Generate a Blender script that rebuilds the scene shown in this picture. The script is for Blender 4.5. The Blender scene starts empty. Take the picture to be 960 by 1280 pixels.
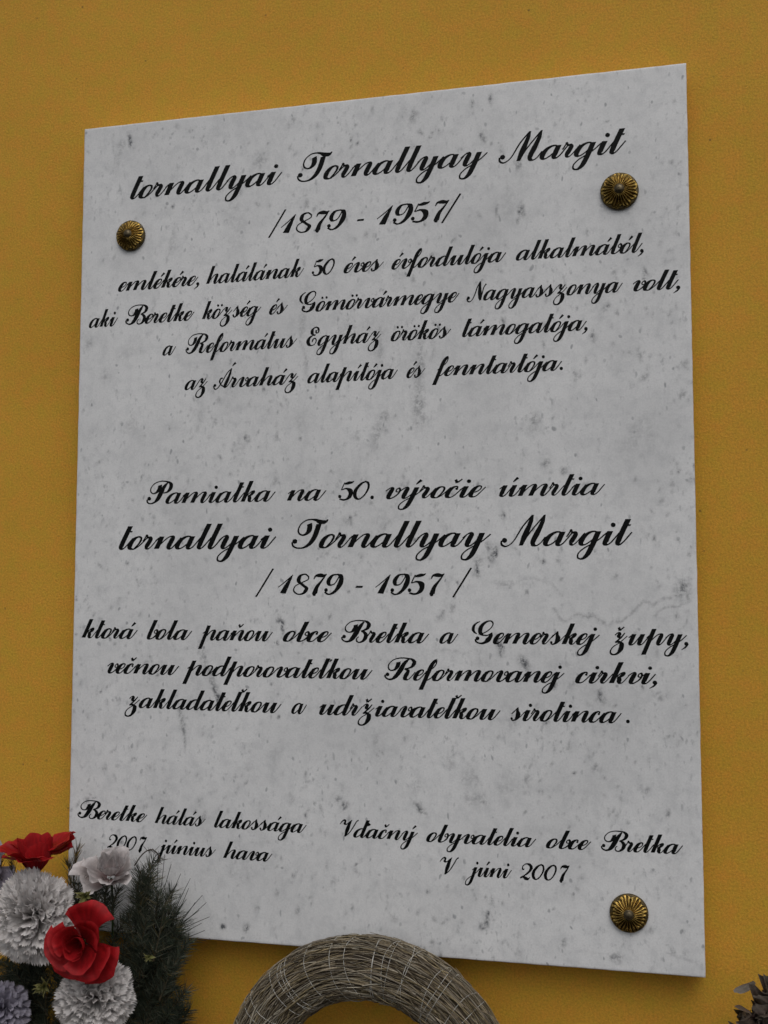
import bpy, bmesh, math, random
from mathutils import Vector, Matrix, Euler, noise

# ------------------------------------------------------------------ camera
HS = 0.8                       # plaque height in metres
SW = 0.7462740459 * HS         # plaque width
P0 = [-1.641803850866635, -0.20103515396598795, -0.18661146297]
CAM = Vector((0.7158627710575217, -1.2810724806310547, 0.3937208534412176)) * HS
FPX = 1422.9342526943005       # focal length in pixels of a 1280 px high picture
Z0 = 1.25                      # height of the plaque's lower edge above the ground
CAM.z += Z0
_r = Vector(P0)
RW = Matrix.Rotation(_r.length, 3, _r.normalized())      # world -> camera
RC = RW.transposed()
cam_data = bpy.data.cameras.new('camera')
cam = bpy.data.objects.new('camera', cam_data)
bpy.context.scene.collection.objects.link(cam)
cam.matrix_world = Matrix.Translation(CAM) @ RC.to_4x4()
cam_data.sensor_fit = 'VERTICAL'
cam_data.sensor_height = 24.0
cam_data.lens = FPX / 1280.0 * 24.0
cam_data.clip_start = 0.02
cam_data.clip_end = 500
scene = bpy.context.scene
scene.camera = cam

# ------------------------------------------------------------------ sky, sun
EL, AZ = math.radians(52), math.radians(200)
world = bpy.data.worlds.new('World')
scene.world = world
world.use_nodes = True
wt = world.node_tree
wt.nodes.clear()
sky = wt.nodes.new('ShaderNodeTexSky')
sky.sky_type = 'NISHITA'
sky.sun_disc = False
sky.sun_elevation = EL
sky.sun_rotation = math.radians(160)
sky.air_density = 1.0
sky.dust_density = 3.0
hs = wt.nodes.new('ShaderNodeHueSaturation')
hs.inputs['Saturation'].default_value = 0.30
bgd = wt.nodes.new('ShaderNodeBackground')
bgd.inputs['Strength'].default_value = 0.09
wo = wt.nodes.new('ShaderNodeOutputWorld')
wt.links.new(sky.outputs[0], hs.inputs['Color'])
wt.links.new(hs.outputs[0], bgd.inputs['Color'])
wt.links.new(bgd.outputs[0], wo.inputs['Surface'])
sd = bpy.data.lights.new('sun', 'SUN')
sd.energy = 0.5
sd.angle = math.radians(50)
sd.color = (1.0, 0.95, 0.88)
sun = bpy.data.objects.new('sun', sd)
scene.collection.objects.link(sun)
# light travels down, towards the wall, a little to the left
_d = Vector((-math.sin(math.radians(20)) * math.cos(EL), math.cos(math.radians(20)) * math.cos(EL), -math.sin(EL)))
sun.rotation_euler = _d.to_track_quat('-Z', 'Y').to_euler()
sun.location = (1, -2, 4)
scene.view_settings.view_transform = 'Standard'
scene.view_settings.look = 'None'
scene.view_settings.exposure = 0.14
scene.view_settings.gamma = 1.0
scene.render.engine = 'CYCLES'

# ------------------------------------------------------------------ helpers
COL = scene.collection
rnd = random.Random(7)

def tag(o, label=None, cat=None, group=None, kind=None):
    if label: o['label'] = label
    if cat: o['category'] = cat
    if group: o['group'] = group
    if kind: o['kind'] = kind
    return o

def empty(name, loc, parent=None):
    o = bpy.data.objects.new(name, None)
    o.empty_display_size = 0.02
    o.location = loc
    COL.objects.link(o)
    if parent: o.parent = parent
    return o

def mesh_obj(name, verts, faces, mat, parent=None, smooth=True, cols=None, loc=None):
    me = bpy.data.meshes.new(name)
    me.from_pydata([tuple(v) for v in verts], [], faces)
    if smooth:
        me.polygons.foreach_set('use_smooth', [True] * len(me.polygons))
    if cols is not None:
        a = me.color_attributes.new('tint', 'FLOAT_COLOR', 'POINT')
        flat = []
        for c in cols: flat += [c[0], c[1], c[2], 1.0]
        a.data.foreach_set('color', flat)
    me.update()
    if mat: me.materials.append(mat)
    o = bpy.data.objects.new(name, me)
    COL.objects.link(o)
    if parent: o.parent = parent
    if loc is not None: o.location = loc
    return o

def inst(src, name, parent, mw):
    o = bpy.data.objects.new(name, src)
    COL.objects.link(o)
    o.parent = parent
    o.matrix_local = mw
    return o

def at(px, py, Y=0.0):
    """world point seen at photo pixel (960 x 1280) on the upright plane y = Y"""
    d = RC @ Vector(((px - 480) / FPX, (640 - py) / FPX, -1.0))
    t = (Y - CAM.y) / d.y
    return CAM + d * t

def mpp(Y):
    """metres per photo pixel near the middle of plane y = Y"""
    return (at(481, 640, Y) - at(480, 640, Y)).length

def scale_at(p):
    """metres per photo pixel at a point"""
    return -(RW @ (p - CAM)).z / FPX

# ------------------------------------------------------------------ materials
def new_mat(name):
    m = bpy.data.materials.new(name)
    m.use_nodes = True
    nt = m.node_tree
    b = nt.nodes['Principled BSDF']
    return m, nt, b

def N(nt, kind, **kw):
    n = nt.nodes.new('ShaderNode' + kind)
    for k, v in kw.items():
        if k in n.inputs: n.inputs[k].default_value = v
        else: setattr(n, k, v)
    return n

def ramp(nt, src, stops):
    r = nt.nodes.new('ShaderNodeValToRGB')
    while len(r.color_ramp.elements) < len(stops): r.color_ramp.elements.new(0.5)
    for e, (p, c) in zip(r.color_ramp.elements, stops):
        e.position = p
        e.color = (c, c, c, 1) if not isinstance(c, tuple) else (*c, 1)
    nt.links.new(src, r.inputs[0])
    return r

def mixc(nt, fac, a, b, mode='MIX'):
    m = nt.nodes.new('ShaderNodeMix')
    m.data_type = 'RGBA'
    m.blend_type = mode
    for sock, v in ((0, fac), (6, a), (7, b)):
        if isinstance(v, (int, float)): m.inputs[sock].default_value = v
        elif isinstance(v, tuple): m.inputs[sock].default_value = (*v, 1)
        else: nt.links.new(v, m.inputs[sock])
    return m.outputs[2]

def coords(nt, scale=(1, 1, 1), rot=(0, 0, 0)):
    tc = nt.nodes.new('ShaderNodeTexCoord')
    mp = nt.nodes.new('ShaderNodeMapping')
    mp.inputs['Scale'].default_value = scale
    mp.inputs['Rotation'].default_value = rot
    nt.links.new(tc.outputs['Object'], mp.inputs['Vector'])
    return mp.outputs['Vector']

def noise_tex(nt, vec, scale, detail=4, rough=0.6):
    n = nt.nodes.new('ShaderNodeTexNoise')
    n.inputs['Scale'].default_value = scale
    n.inputs['Detail'].default_value = detail
    n.inputs['Roughness'].default_value = rough
    nt.links.new(vec, n.inputs['Vector'])
    return n

def bump(nt, b, h, strength, dist):
    bp = nt.nodes.new('ShaderNodeBump')
    bp.inputs['Strength'].default_value = strength
    bp.inputs['Distance'].default_value = dist
    nt.links.new(h, bp.inputs['Height'])
    nt.links.new(bp.outputs[0], b.inputs['Normal'])
    return bp

def mat_wall():
    m, nt, b = new_mat('ochre_plaster')
    v = coords(nt)
    n1 = noise_tex(nt, v, 2.2, 7, 0.65)
    r1 = ramp(nt, n1.outputs[0], [(0.3, (0.58, 0.300, 0.024)), (0.7, (0.69, 0.366, 0.036))])
    n2 = noise_tex(nt, v, 520, 3, 0.7)
    r2 = ramp(nt, n2.outputs[0], [(0.32, (0.74, 0.74, 0.74)), (0.60, (1.03, 1.03, 1.03))])
    c = mixc(nt, 1.0, r1.outputs[0], r2.outputs[0], 'MULTIPLY')
    # tiny dark pits and specks of dirt
    vo = N(nt, 'TexVoronoi', Scale=70.0)
    nt.links.new(v, vo.inputs['Vector'])
    n3 = noise_tex(nt, v, 26, 2)
    md = nt.nodes.new('ShaderNodeMath'); md.operation = 'ADD'
    r3a = ramp(nt, vo.outputs['Distance'], [(0.045, 1.0), (0.11, 0.0)])
    r3b = ramp(nt, n3.outputs[0], [(0.56, 0.0), (0.62, 0.75)])
    mm = nt.nodes.new('ShaderNodeMath'); mm.operation = 'MULTIPLY'
    nt.links.new(r3a.outputs[0], mm.inputs[0]); nt.links.new(r3b.outputs[0], mm.inputs[1])
    c2 = mixc(nt, mm.outputs[0], c, (0.16, 0.085, 0.02))
    # patchy weathering: slightly greener and slightly redder plaster
    n4 = noise_tex(nt, v, 55, 4, 0.65)
    r4 = ramp(nt, n4.outputs[0], [(0.35, (0.93, 1.04, 0.9)), (0.65, (1.06, 0.96, 1.05))])
    c3 = mixc(nt, 1.0, c2, r4.outputs[0], 'MULTIPLY')
    nt.links.new(c3, b.inputs['Base Color'])
    b.inputs['Roughness'].default_value = 0.85
    nb = noise_tex(nt, v, 420, 6, 0.7)
    bump(nt, b, nb.outputs[0], 0.5, 0.0016)
    return m

def mat_marble():
    m, nt, b = new_mat('grey_white_marble')
    v = coords(nt)
    at_ = nt.nodes.new('ShaderNodeAttribute'); at_.attribute_name = 'vein'
    # soft clouding
    n1 = noise_tex(nt, v, 7, 6, 0.6)
    r1 = ramp(nt, n1.outputs[0], [(0.34, (0.655, 0.658, 0.664)), (0.58, (0.768, 0.770, 0.774))])
    # fine crystalline grain
    n2 = noise_tex(nt, v, 620, 2, 0.6)
    r2 = ramp(nt, n2.outputs[0], [(0.3, 0.9), (0.65, 1.0)])
    c = mixc(nt, 1.0, r1.outputs[0], r2.outputs[0], 'MULTIPLY')
    # drawn-out grey flecks
    vs = coords(nt, (1.0, 1.0, 0.6), (0, 0.15, 0))
    n3 = noise_tex(nt, vs, 210, 3, 0.6)
    r3 = ramp(nt, n3.outputs[0], [(0.57, 0.0), (0.72, 0.55)])
    nm = noise_tex(nt, v, 14, 3, 0.6)
    rm = ramp(nt, nm.outputs[0], [(0.42, 0.15), (0.62, 1.0)])
    mm = nt.nodes.new('ShaderNodeMath'); mm.operation = 'MULTIPLY'
    nt.links.new(r3.outputs[0], mm.inputs[0]); nt.links.new(rm.outputs[0], mm.inputs[1])
    c2 = mixc(nt, mm.outputs[0], c, (0.27, 0.28, 0.29))
    # fine mottling and small pits
    n5 = noise_tex(nt, v, 75, 7, 0.72)
    r5 = ramp(nt, n5.outputs[0], [(0.36, (0.875, 0.88, 0.885)), (0.54, (1.0, 1.0, 1.0))])
    c2 = mixc(nt, 1.0, c2, r5.outputs[0], 'MULTIPLY')
    vp = coords(nt, (1.0, 1.0, 0.62), (0, 0.2, 0))
    nw = noise_tex(nt, vp, 60, 2)
    wv = mixc(nt, 0.012, vp, nw.outputs['Color'], 'ADD')
    vo = N(nt, 'TexVoronoi', Scale=130.0)
    nt.links.new(wv, vo.inputs['Vector'])
    rp = ramp(nt, vo.outputs['Distance'], [(0.11, 0.9), (0.20, 0.0)])
    sx = nt.nodes.new('ShaderNodeSeparateColor'); nt.links.new(vo.outputs['Color'], sx.inputs[0])
    rq = ramp(nt, sx.outputs[0], [(0.5, 0.0), (1.0, 0.85)])
    mp_ = nt.nodes.new('ShaderNodeMath'); mp_.operation = 'MULTIPLY'
    nt.links.new(rp.outputs[0], mp_.inputs[0]); nt.links.new(rq.outputs[0], mp_.inputs[1])
    c2 = mixc(nt, mp_.outputs[0], c2, (0.26, 0.27, 0.285))
    # marks at their own places
    nn = noise_tex(nt, v, 260, 3, 0.7)
    rn = ramp(nt, nn.outputs[0], [(0.40, 0.30), (0.57, 1.3)])
    m2 = nt.nodes.new('ShaderNodeMath'); m2.operation = 'MULTIPLY'; m2.use_clamp = True
    nt.links.new(at_.outputs['Fac'], m2.inputs[0]); nt.links.new(rn.outputs[0], m2.inputs[1])
    c3 = mixc(nt, m2.outputs[0], c2, (0.12, 0.125, 0.135))
    nt.links.new(c3, b.inputs['Base Color'])
    b.inputs['Roughness'].default_value = 0.42
    b.inputs['Specular IOR Level'].default_value = 0.35
    nb = noise_tex(nt, v, 350, 3, 0.6)
    bump(nt, b, nb.outputs[0], 0.12, 0.0006)
    return m

def mat_plain(name, col, rough=0.6, metal=0.0, var=0.15, scale=80, sub=0.0, bumpd=0.0, spec=None):
    m, nt, b = new_mat(name)
    v = coords(nt)
    n = noise_tex(nt, v, scale, 4, 0.6)
    lo = tuple(c * (1 - var) for c in col); hi = tuple(min(1, c * (1 + var)) for c in col)
    r = ramp(nt, n.outputs[0], [(0.3, lo), (0.7, hi)])
    nt.links.new(r.outputs[0], b.inputs['Base Color'])
    b.inputs['Roughness'].default_value = rough
    b.inputs['Metallic'].default_value = metal
    if spec is not None: b.inputs['Specular IOR Level'].default_value = spec
    if sub: 
        b.inputs['Subsurface Weight'].default_value = sub
        b.inputs['Subsurface Radius'].default_value = (0.004, 0.003, 0.002)
    if bumpd: bump(nt, b, n.outputs[0], 0.5, bumpd)
    return m

def mat_tint(name, rough=0.7, spec=0.3, transl=0.0, var=0.25, scale=300):
    """colour from the 'tint' attribute of the mesh, broken up by noise"""
    m, nt, b = new_mat(name)
    a = nt.nodes.new('ShaderNodeVertexColor'); a.layer_name = 'tint'
    v = coords(nt)
    n = noise_tex(nt, v, scale, 3, 0.6)
    r = ramp(nt, n.outputs[0], [(0.3, 1 - var), (0.7, 1.0)])
    c = mixc(nt, 1.0, a.outputs['Color'], r.outputs[0], 'MULTIPLY')
    nt.links.new(c, b.inputs['Base Color'])
    b.inputs['Roughness'].default_value = rough
    b.inputs['Specular IOR Level'].default_value = spec
    if transl:
        t = nt.nodes.new('ShaderNodeBsdfTranslucent')
        nt.links.new(c, t.inputs['Color'])
        mx = nt.nodes.new('ShaderNodeMixShader')
        mx.inputs[0].default_value = transl
        out = nt.nodes['Material Output']
        nt.links.new(b.outputs[0], mx.inputs[1]); nt.links.new(t.outputs[0], mx.inputs[2])
        nt.links.new(mx.outputs[0], out.inputs['Surface'])
    return m

M = {}
M['wall'] = mat_wall()
M['marble'] = mat_marble()
M['ink'] = mat_plain('black_letter_paint', (0.0032, 0.0038, 0.0038), 0.5, 0, 0.6, 240, spec=0.10)
M['petal'] = mat_tint('fabric_petal', 0.75, 0.15, 0.22, 0.18, 420)
M['redpetal'] = mat_tint('red_fabric_petal', 0.55, 0.25, 0.15, 0.22, 300)
M['needle'] = mat_tint('plastic_needle', 0.6, 0.25, 0.0, 0.3, 500)
M['straw'] = mat_tint('dry_straw', 0.8, 0.15, 0.0, 0.35, 600)
M['leaf'] = mat_tint('dry_leaf', 0.7, 0.25, 0.0, 0.45, 260)
M['thread'] = mat_plain('pale_nylon_thread', (0.50, 0.49, 0.45), 0.5, 0, 0.2, 200)
M['core'] = mat_plain('dark_straw_core', (0.05, 0.036, 0.022), 0.9, 0, 0.4, 90)

def mat_brass():
    m, nt, b = new_mat('aged_brass')
    v = coords(nt)
    n = noise_tex(nt, v, 260, 4, 0.7)
    a = nt.nodes.new('ShaderNodeVertexColor'); a.layer_name = 'tint'
    r = ramp(nt, n.outputs[0], [(0.35, (0.20, 0.11, 0.025)), (0.5, (0.50, 0.34, 0.10)), (0.7, (0.66, 0.48, 0.17))])
    c = mixc(nt, 1.0, r.outputs[0], a.outputs['Color'], 'MULTIPLY')
    nt.links.new(c, b.inputs['Base Color'])
    b.inputs['Metallic'].default_value = 0.9
    b.inputs['Roughness'].default_value = 0.27
    bump(nt, b, n.outputs[0], 0.3, 0.0004)
    return m
M['brass'] = mat_brass()
M['brassdark'] = mat_plain('tarnished_brass', (0.10, 0.075, 0.035), 0.5, 0.75, 0.5, 200, bumpd=0.0003)
M['pin'] = mat_plain('dull_bronze_pin', (0.13, 0.105, 0.065), 0.42, 0.85, 0.35, 200)

# ------------------------------------------------------------------ wall
TH = 0.030                       # plaque thickness; the wall stands this far behind its face
def build_wall():
    bm = bmesh.new()
    bmesh.ops.create_cube(bm, size=1.0)
    for v in bm.verts:
        v.co = Vector((v.co.x * 7.0, v.co.y * 0.4, v.co.z * 4.6))
    me = bpy.data.meshes.new('wall'); bm.to_mesh(me); bm.free()
    me.materials.append(M['wall'])
    o = bpy.data.objects.new('wall', me); COL.objects.link(o)
    o.location = (0.3, TH + 0.2, 2.3)
    tag(o, 'ochre yellow rendered house wall behind the marble plaque', None, None, 'structure')
build_wall()

# ------------------------------------------------------------------ plaque slab
PL = Vector((SW / 2, 0.0, Z0))    # the plaque's own origin
plaque = empty('memorial_plaque', PL)
tag(plaque, 'white and grey marble memorial plaque with black script lettering on ochre wall', 'plaque')

MARKS = [  # photo pixel x, y, half width, half length, lean (deg, 0 upright), strength
 (162,175,2.2,9,-15,.75),(147,196,3,16,4,.3),(150,180,4,5,0,.3),(325,199,6,9,5,.25),(325,205,2,6,0,.3),
 (517,144,4,8,15,.5),(517,140,2,3,0,.6),(604,170,2.4,8,-25,.6),(590,128,1.8,5,5,.6),(614,122,2,7,0,.55),
 (652,262,4,10,5,.55),(651,263,2,3,0,.8),(649,206,3,8,0,.4),(628,187,3,7,-10,.35),(648,275,2,4,0,.5),
 (553,146,2,3,0,.35),(760,150,2,2,0,.4),(845,126,2,3,0,.4),(560,262,3,9,0,.25),(622,262,2.2,9,5,.35),
 (525,448,5,30,2,.5),(523,500,6,28,2,.55),(528,520,4,14,-6,.45),(541,438,3,14,0,.3),(520,470,3,12,0,.6),
 (476,435,4,26,4,.35),(470,540,6,22,8,.35),(480,520,7,8,0,.3),(668,530,8,14,8,.3),(668,524,3,8,10,.4),
 (345,545,2,6,20,.35),(268,526,2,3,0,.5),(375,548,1.6,3,0,.5),(270,440,3,10,15,.3),(215,300,3,16,12,.3),
 (706,589,3,4,0,.75),(684,578,5,5,0,.5),(850,588,3,5,0,.5),(735,606,6,4,0,.3),(618,693,4,10,10,.8),(612,684,3,6,0,.6),
 (597,712,2.4,9,-8,.75),(600,702,6,6,0,.45),(629,644,2.4,5,0,.6),(679,702,3,4,0,.6),(665,662,2,3,0,.45),(820,674,2,5,0,.55),
 (854,733,6,9,5,.6),(851,740,3,14,-10,.5),(862,746,4,5,0,.4),(438,647,1.5,2,0,.8),(436,651,5,6,0,.3),
 (635,730,16,4,0,.18),(700,700,3,5,0,.3),(560,735,4,18,8,.2),(745,690,2,4,0,.35),(770,720,3,4,0,.35),
 (352,783,2.6,11,-14,.8),(350,776,4,5,0,.5),(347,804,1.2,3,0,.9),(412,772,2,5,0,.35),
 (256,828,4,16,-18,.45),(262,842,3.5,14,-20,.55),(268,862,3,14,-20,.95),(272,874,3,7,-25,.95),(248,808,5,12,-8,.35),
 (224,892,1.4,14,-6,.75),(228,910,1.6,12,-4,.8),(231,930,1.3,12,0,.5),(226,900,4,20,-4,.2),
 (624,806,3.4,11,-20,.85),(627,817,2,6,-10,.6),(656,830,4,10,-28,.7),(753,871,5,9,-5,.6),(755,872,2,5,0,.3),(695,858,2.6,5,10,.6),
 (640,900,5,12,5,.35),(347,897,1.5,2,0,.9),(270,800,8,20,10,.12),(553,768,3,10,28,.35),(565,760,4,6,30,.3),
 (735,815,3,8,10,.3),(848,770,2,5,0,.4),
 (525,1012,3.4,11,-42,.55),(609,1153,4,9,5,.55),(611,1143,2,4,0,.7),(604,1160,3,5,0,.6),(772,1199,6,6,0,.45),(650,1193,4,4,0,.4),
 (430,1009,3.4,5,10,.85),(422,1000,3,4,0,.4),(278,1160,2.2,3,0,1.0),(307,1162,3.2,5,10,.6),(320,1137,3,3,0,.35),(445,1090,2,4,0,.3),
 (445,1082,1.5,2,0,.7),(535,1116,2,4,5,.45),(616,1127,2,5,0,.5),(580,1100,2,4,0,.4),(492,1150,3,4,0,.35),(540,1180,3,4,0,.35),
 (366,1096,1.5,2.5,0,.7),(345,1117,2,4,0,.4),(372,1140,2.2,6,0,.4),(180,1010,2,4,0,.4),(130,960,2,5,5,.3),
 (108,1003,3,5,10,.4),(718,1120,2,5,10,.4),(707,1180,3,6,-8,.4),(563,955,5,12,-10,.35),
 (585,975,9,14,0,.28),(600,1000,12,10,0,.22),(520,985,6,16,10,.2),(660,975,3,6,0,.35),(745,960,3,5,0,.35),(810,990,3,5,0,.35),
 (190,385,3,12,10,.3),(165,530,5,18,5,.2),(250,520,5,12,0,.2),(300,560,6,16,-4,.18),(130,470,4,10,5,.2),(110,430,3,5,0,.3),
 (383,455,3,24,0,.25),(377,405,3,20,3,.35),(720,470,4,10,0,.3),(860,455,4,7,0,.3),(838,392,2,4,0,.4),(815,540,5,12,0,.25),
]

VEINS = [  # polylines in photo pixels, half width, strength
 ([(622,735),(645,726),(668,722),(690,731),(705,746)],1.4,.28), ([(693,762),(705,776),(722,769),(745,771),(760,782),(778,776),(795,763)],1.8,.5),
 ([(795,763),(806,752),(818,757),(832,748),(846,746),(860,741)],2.0,.5), ([(820,770),(832,760),(850,758),(868,752)],1.3,.4),
 ([(250,795),(253,815),(257,834),(263,850),(268,870),(273,882)],2.0,.5), ([(262,852),(267,866),(272,880)],2.2,.75),
 ([(222,885),(226,900),(229,915),(231,935)],1.2,.75), ([(700,1196),(735,1190),(770,1198)],1.0,.15), ([(835,1195),(856,1200),(880,1208)],1.2,.35),
 ([(524,430),(526,455),(523,480),(525,505),(522,530)],3.0,.35), ([(476,410),(474,440),(471,470)],2.4,.3), ([(378,395),(375,420),(382,450),(386,475)],2.2,.3),
 ([(545,815),(560,812),(578,818),(600,812)],1.6,.25), ([(560,952),(572,940),(590,962),(604,985)],2.2,.3), ([(140,168),(143,190),(140,215)],2.0,.22),
 ([(215,285),(212,310),(205,330)],1.4,.3), ([(90,700),(98,720),(96,748)],1.5,.2), ([(640,990),(655,975),(668,952)],1.6,.25),
]

def build_slab():
    nx, nz = 430, 576
    # marks converted once to plaque coordinates
    marks = []
    for px, py, a, b_, lean, s in MARKS:
        p = at(px, py); k = (at(px + 1, py) - p).length
        marks.append((p.x, p.z - Z0, a * k * 1.15, b_ * k, math.radians(lean), s * (1.4 if b_ < 12 else .85)))
    rr = random.Random(11)
    for pts, w, s in VEINS:
        P = [at(*q) for q in pts]
        for a_, b_ in zip(P, P[1:]):
            L = (b_ - a_).length; n = max(2, int(L / .0011))
            for i in range(n):
                q = a_.lerp(b_, i / n)
                jx = .0016 * noise.noise(Vector((q.x * 130, q.z * 130, 1))) ; jz = .0016 * noise.noise(Vector((q.x * 130, q.z * 130, 7)))
                ww = w * .0007 * (.75 + .9 * abs(noise.noise(Vector((q.x * 70, q.z * 70, 4)))))
                marks.append((q.x + jx, q.z - Z0 + jz, max(ww, .0010), max(ww, .0010) * 1.3, 0, s * (.6 + .8 * abs(noise.noise(Vector((q.x * 90, q.z * 90, 12)))))))
    for i in range(3600):
        x, z = rr.uniform(0, SW), rr.uniform(0, HS)
        dens = noise.noise(Vector((x * 9, z * 6, 3.1)))
        if rr.random() > 0.40 + dens * 1.5: continue
        w = rr.uniform(.0008, .0016) * (1.5 if rr.random() < .15 else 1)
        marks.append((x, z, w, w * rr.uniform(1, 2.6), rr.gauss(math.radians(8), .45), rr.uniform(.10, .5) * (1.7 if rr.random() < .10 else 1)))
    for i in range(60):   # wide, faint drifts
        w = rr.uniform(.004, .012)
        marks.append((rr.uniform(0, SW), rr.uniform(0, HS), w, w * rr.uniform(1.5, 4), rr.gauss(.1, .5), rr.uniform(.05, .15)))
    vein = [0.0] * (nx * nz)
    dx, dz = SW / (nx - 1), HS / (nz - 1)
    for (mx, mz, a, b_, lean, s) in marks:
        a = max(a, .0011)
        R = max(a, b_) * 2.2
        ix0, ix1 = max(0, int((mx - R) / dx)), min(nx - 1, int((mx + R) / dx) + 1)
        iz0, iz1 = max(0, int((mz - R) / dz)), min(nz - 1, int((mz + R) / dz) + 1)
        cl, sl = math.cos(lean), math.sin(lean)
        for iz in range(iz0, iz1 + 1):
            for ix in range(ix0, ix1 + 1):
                x, z = ix * dx - mx, iz * dz - mz
                u = x * cl - z * sl; v = x * sl + z * cl
                u += 0.5 * a * noise.noise(Vector((ix * .21, iz * .21, mx * 40)))*2
                q = (u / a) ** 2 + (v / b_) ** 2
                if q < 5:
                    k = iz * nx + ix
                    vein[k] = max(vein[k], s * math.exp(-q * 1.1)) if vein[k] else s * math.exp(-q * 1.1)
    # front face grid, a rounded arris, then sides and back
    verts, faces = [], []
    bev = 0.0012
    for iz in range(nz):
        for ix in range(nx):
            x = bev + ix * (SW - 2 * bev) / (nx - 1); z = bev + iz * (HS - 2 * bev) / (nz - 1)
            verts.append((x - PL.x, 0.0, z))
    for iz in range(nz - 1):
        for ix in range(nx - 1):
            a = iz * nx + ix
            faces.append((a, a + 1, a + nx + 1, a + nx))
    ring = [ix for ix in range(nx)] + [iz * nx + nx - 1 for iz in range(1, nz)] + \
           [(nz - 1) * nx + ix for ix in range(nx - 2, -1, -1)] + [iz * nx for iz in range(nz - 2, 0, -1)]
    nr = len(ring)
    prev = ring
    veins = vein[:]
    for (off, y) in ((0.65 * bev, 0.00025), (bev, 0.0011), (bev, TH - 0.0015)):
        cur = []
        for i, r in enumerate(ring):
            vx, _, vz = verts[r]
            hx = SW / 2 - bev
            ox = off * (-1 if vx < -hx + 1e-6 else (1 if vx > hx - 1e-6 else 0))
            oz = off * (-1 if vz < bev + 1e-6 else (1 if vz > HS - bev - 1e-6 else 0))
            # small chips and unevenness along the sawn edge
            j = 0.0003 * noise.noise(Vector((vx * 60, vz * 60, off * 900)))
            verts.append((vx + ox * (1 + 0 * j) + (j if ox else 0), y, vz + oz + (j if oz else 0)))
            veins.append(vein[r]); cur.append(len(verts) - 1)
        for i in range(nr):
            k = (i + 1) % nr
            faces.append((prev[i], cur[i], cur[k], prev[k]))
        prev = cur
    faces.append(tuple(prev))
    me = bpy.data.meshes.new('slab')
    me.from_pydata(verts, [], faces)
    at_ = me.attributes.new('vein', 'FLOAT', 'POINT')
    at_.data.foreach_set('value', veins)
    me.polygons.foreach_set('use_smooth', [True] * len(me.polygons))
    me.update()
    bm = bmesh.new(); bm.from_mesh(me); bmesh.ops.recalc_face_normals(bm, faces=bm.faces); bm.to_mesh(me); bm.free()
    me.materials.append(M['marble'])
    o = bpy.data.objects.new('slab', me); COL.objects.link(o)
    o.parent = plaque
build_slab()

# ------------------------------------------------------------------ script lettering
# Centre lines of every letter in units of the x-height, upright; the slant comes afterwards.
SL = 0.435
STEM, HAIR = 0.385, 0.11
BOLD = 1.17                       # explicit pen widths below are for a lighter cut
def EX(x): return [(x, 1.0), (x, .32), (x + .04, .08), (x + .20, -.01), (x + .37, .12), (x + .68, .9)]
TICK = [(-.36, .66), (-.06, .99)]
def BOWL(L=-.2):    # left half of a, d, g
    return [(L + .86, .86), (L + .66, .99), (L + .42, .97), (L + .12, .74), (L, .38), (L + .07, .1), (L + .25, -.01), (L + .5, .12), (L + .88, .62)]
def DESC(x):        # long looped tail below the line
    return [(x, 1.0), (x, -.35), (x - .06, -.78), (x - .28, -1.03), (x - .58, -.97), (x - .70, -.66), (x - .5, -.28), (x - .05, .08), (x + .30, .42), (x + .62, .9)]
def ARCH(x0, x1, first=True):
    return [(x0 + .02, .12), (x0 + .38, .74), (x0 + .6, .97), (x1 - .07, .99), (x1 + .01, .82)] 
def dot(x, y, r=.14): return ('dot', x, y, r)
G = {}
def g(ch, adv, *strokes): G[ch] = (adv, list(strokes))
g('a', 1.53, BOWL(), EX(.68))
g('i', .85, TICK, EX(0), dot(0, 1.46, .17))
g('ı', .85, TICK, EX(0))
g('u', 1.66, TICK, EX(0), EX(.81))
g('n', 1.74, TICK, [(0, 1.0), (0, 0)], ARCH(0, .89) + [(.89, .32), (.94, .09), (1.08, -.01), (1.22, .11), (1.55, .9)])
g('m', 2.62, TICK, [(0, 1.0), (0, 0)], ARCH(0, .88) + [(.88, 0)], ARCH(.88, 1.77) + [(1.77, .32), (1.82, .09), (1.96, -.01), (2.10, .11), (2.43, .9)])
g('l', .85, [(0, 2.0), (0, .32), (.05, .09), (.19, -.01), (.33, .11), (.66, .9)])
g('t', .87, [(0, 1.88), (0, .32), (.05, .09), (.19, -.01), (.33, .11), (.66, .9)], [(0.05, 1.45, .10), (.36, 1.42, .10)])
g('h', 1.74, [(0, 2.0), (0, 0)], ARCH(0, .89) + [(.89, .32), (.94, .09), (1.08, -.01), (1.22, .11), (1.55, .9)])
g('b', 1.12, [(0, 2.0), (0, .32), (.06, .08), (.22, -.01), (.46, .08, .1), (.72, .38, .16), (.72, .76, .17), (.54, .97, .13), (.36, .86, .1)], [(.36, .86, .1), (.42, .66, .08), (.68, .62, .075), (.94, .9, .075)])
g('d', 1.53, BOWL(), [(.68, 2.0), (.68, .32), (.73, .09), (.87, -.01), (1.01, .11), (1.34, .9)])
g('g', 1.48, BOWL(), DESC(.68))
g('y', 1.66, [(-.36, .62), (-.1, .95), (.05, 1.0), (.14, .86), (.14, .32), (.2, .07), (.34, -.01), (.52, .12), (.85, .66)], DESC(.85))
g('j', .80, TICK, DESC(0), dot(0, 1.46, .17))
g('ȷ', .80, TICK, DESC(0))
g('o', 1.12, [(.36, .97), (.24, 1.0), (.02, .92), (-.16, .66), (-.2, .36), (-.1, .07), (.08, -.01), (.28, .0), (.54, .24), (.94, .93)], [(.24, 1.0, .09), (.43, .92, .12), (.50, .68, .15), (.42, .33, .12), (.24, .02, .08)])
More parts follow.
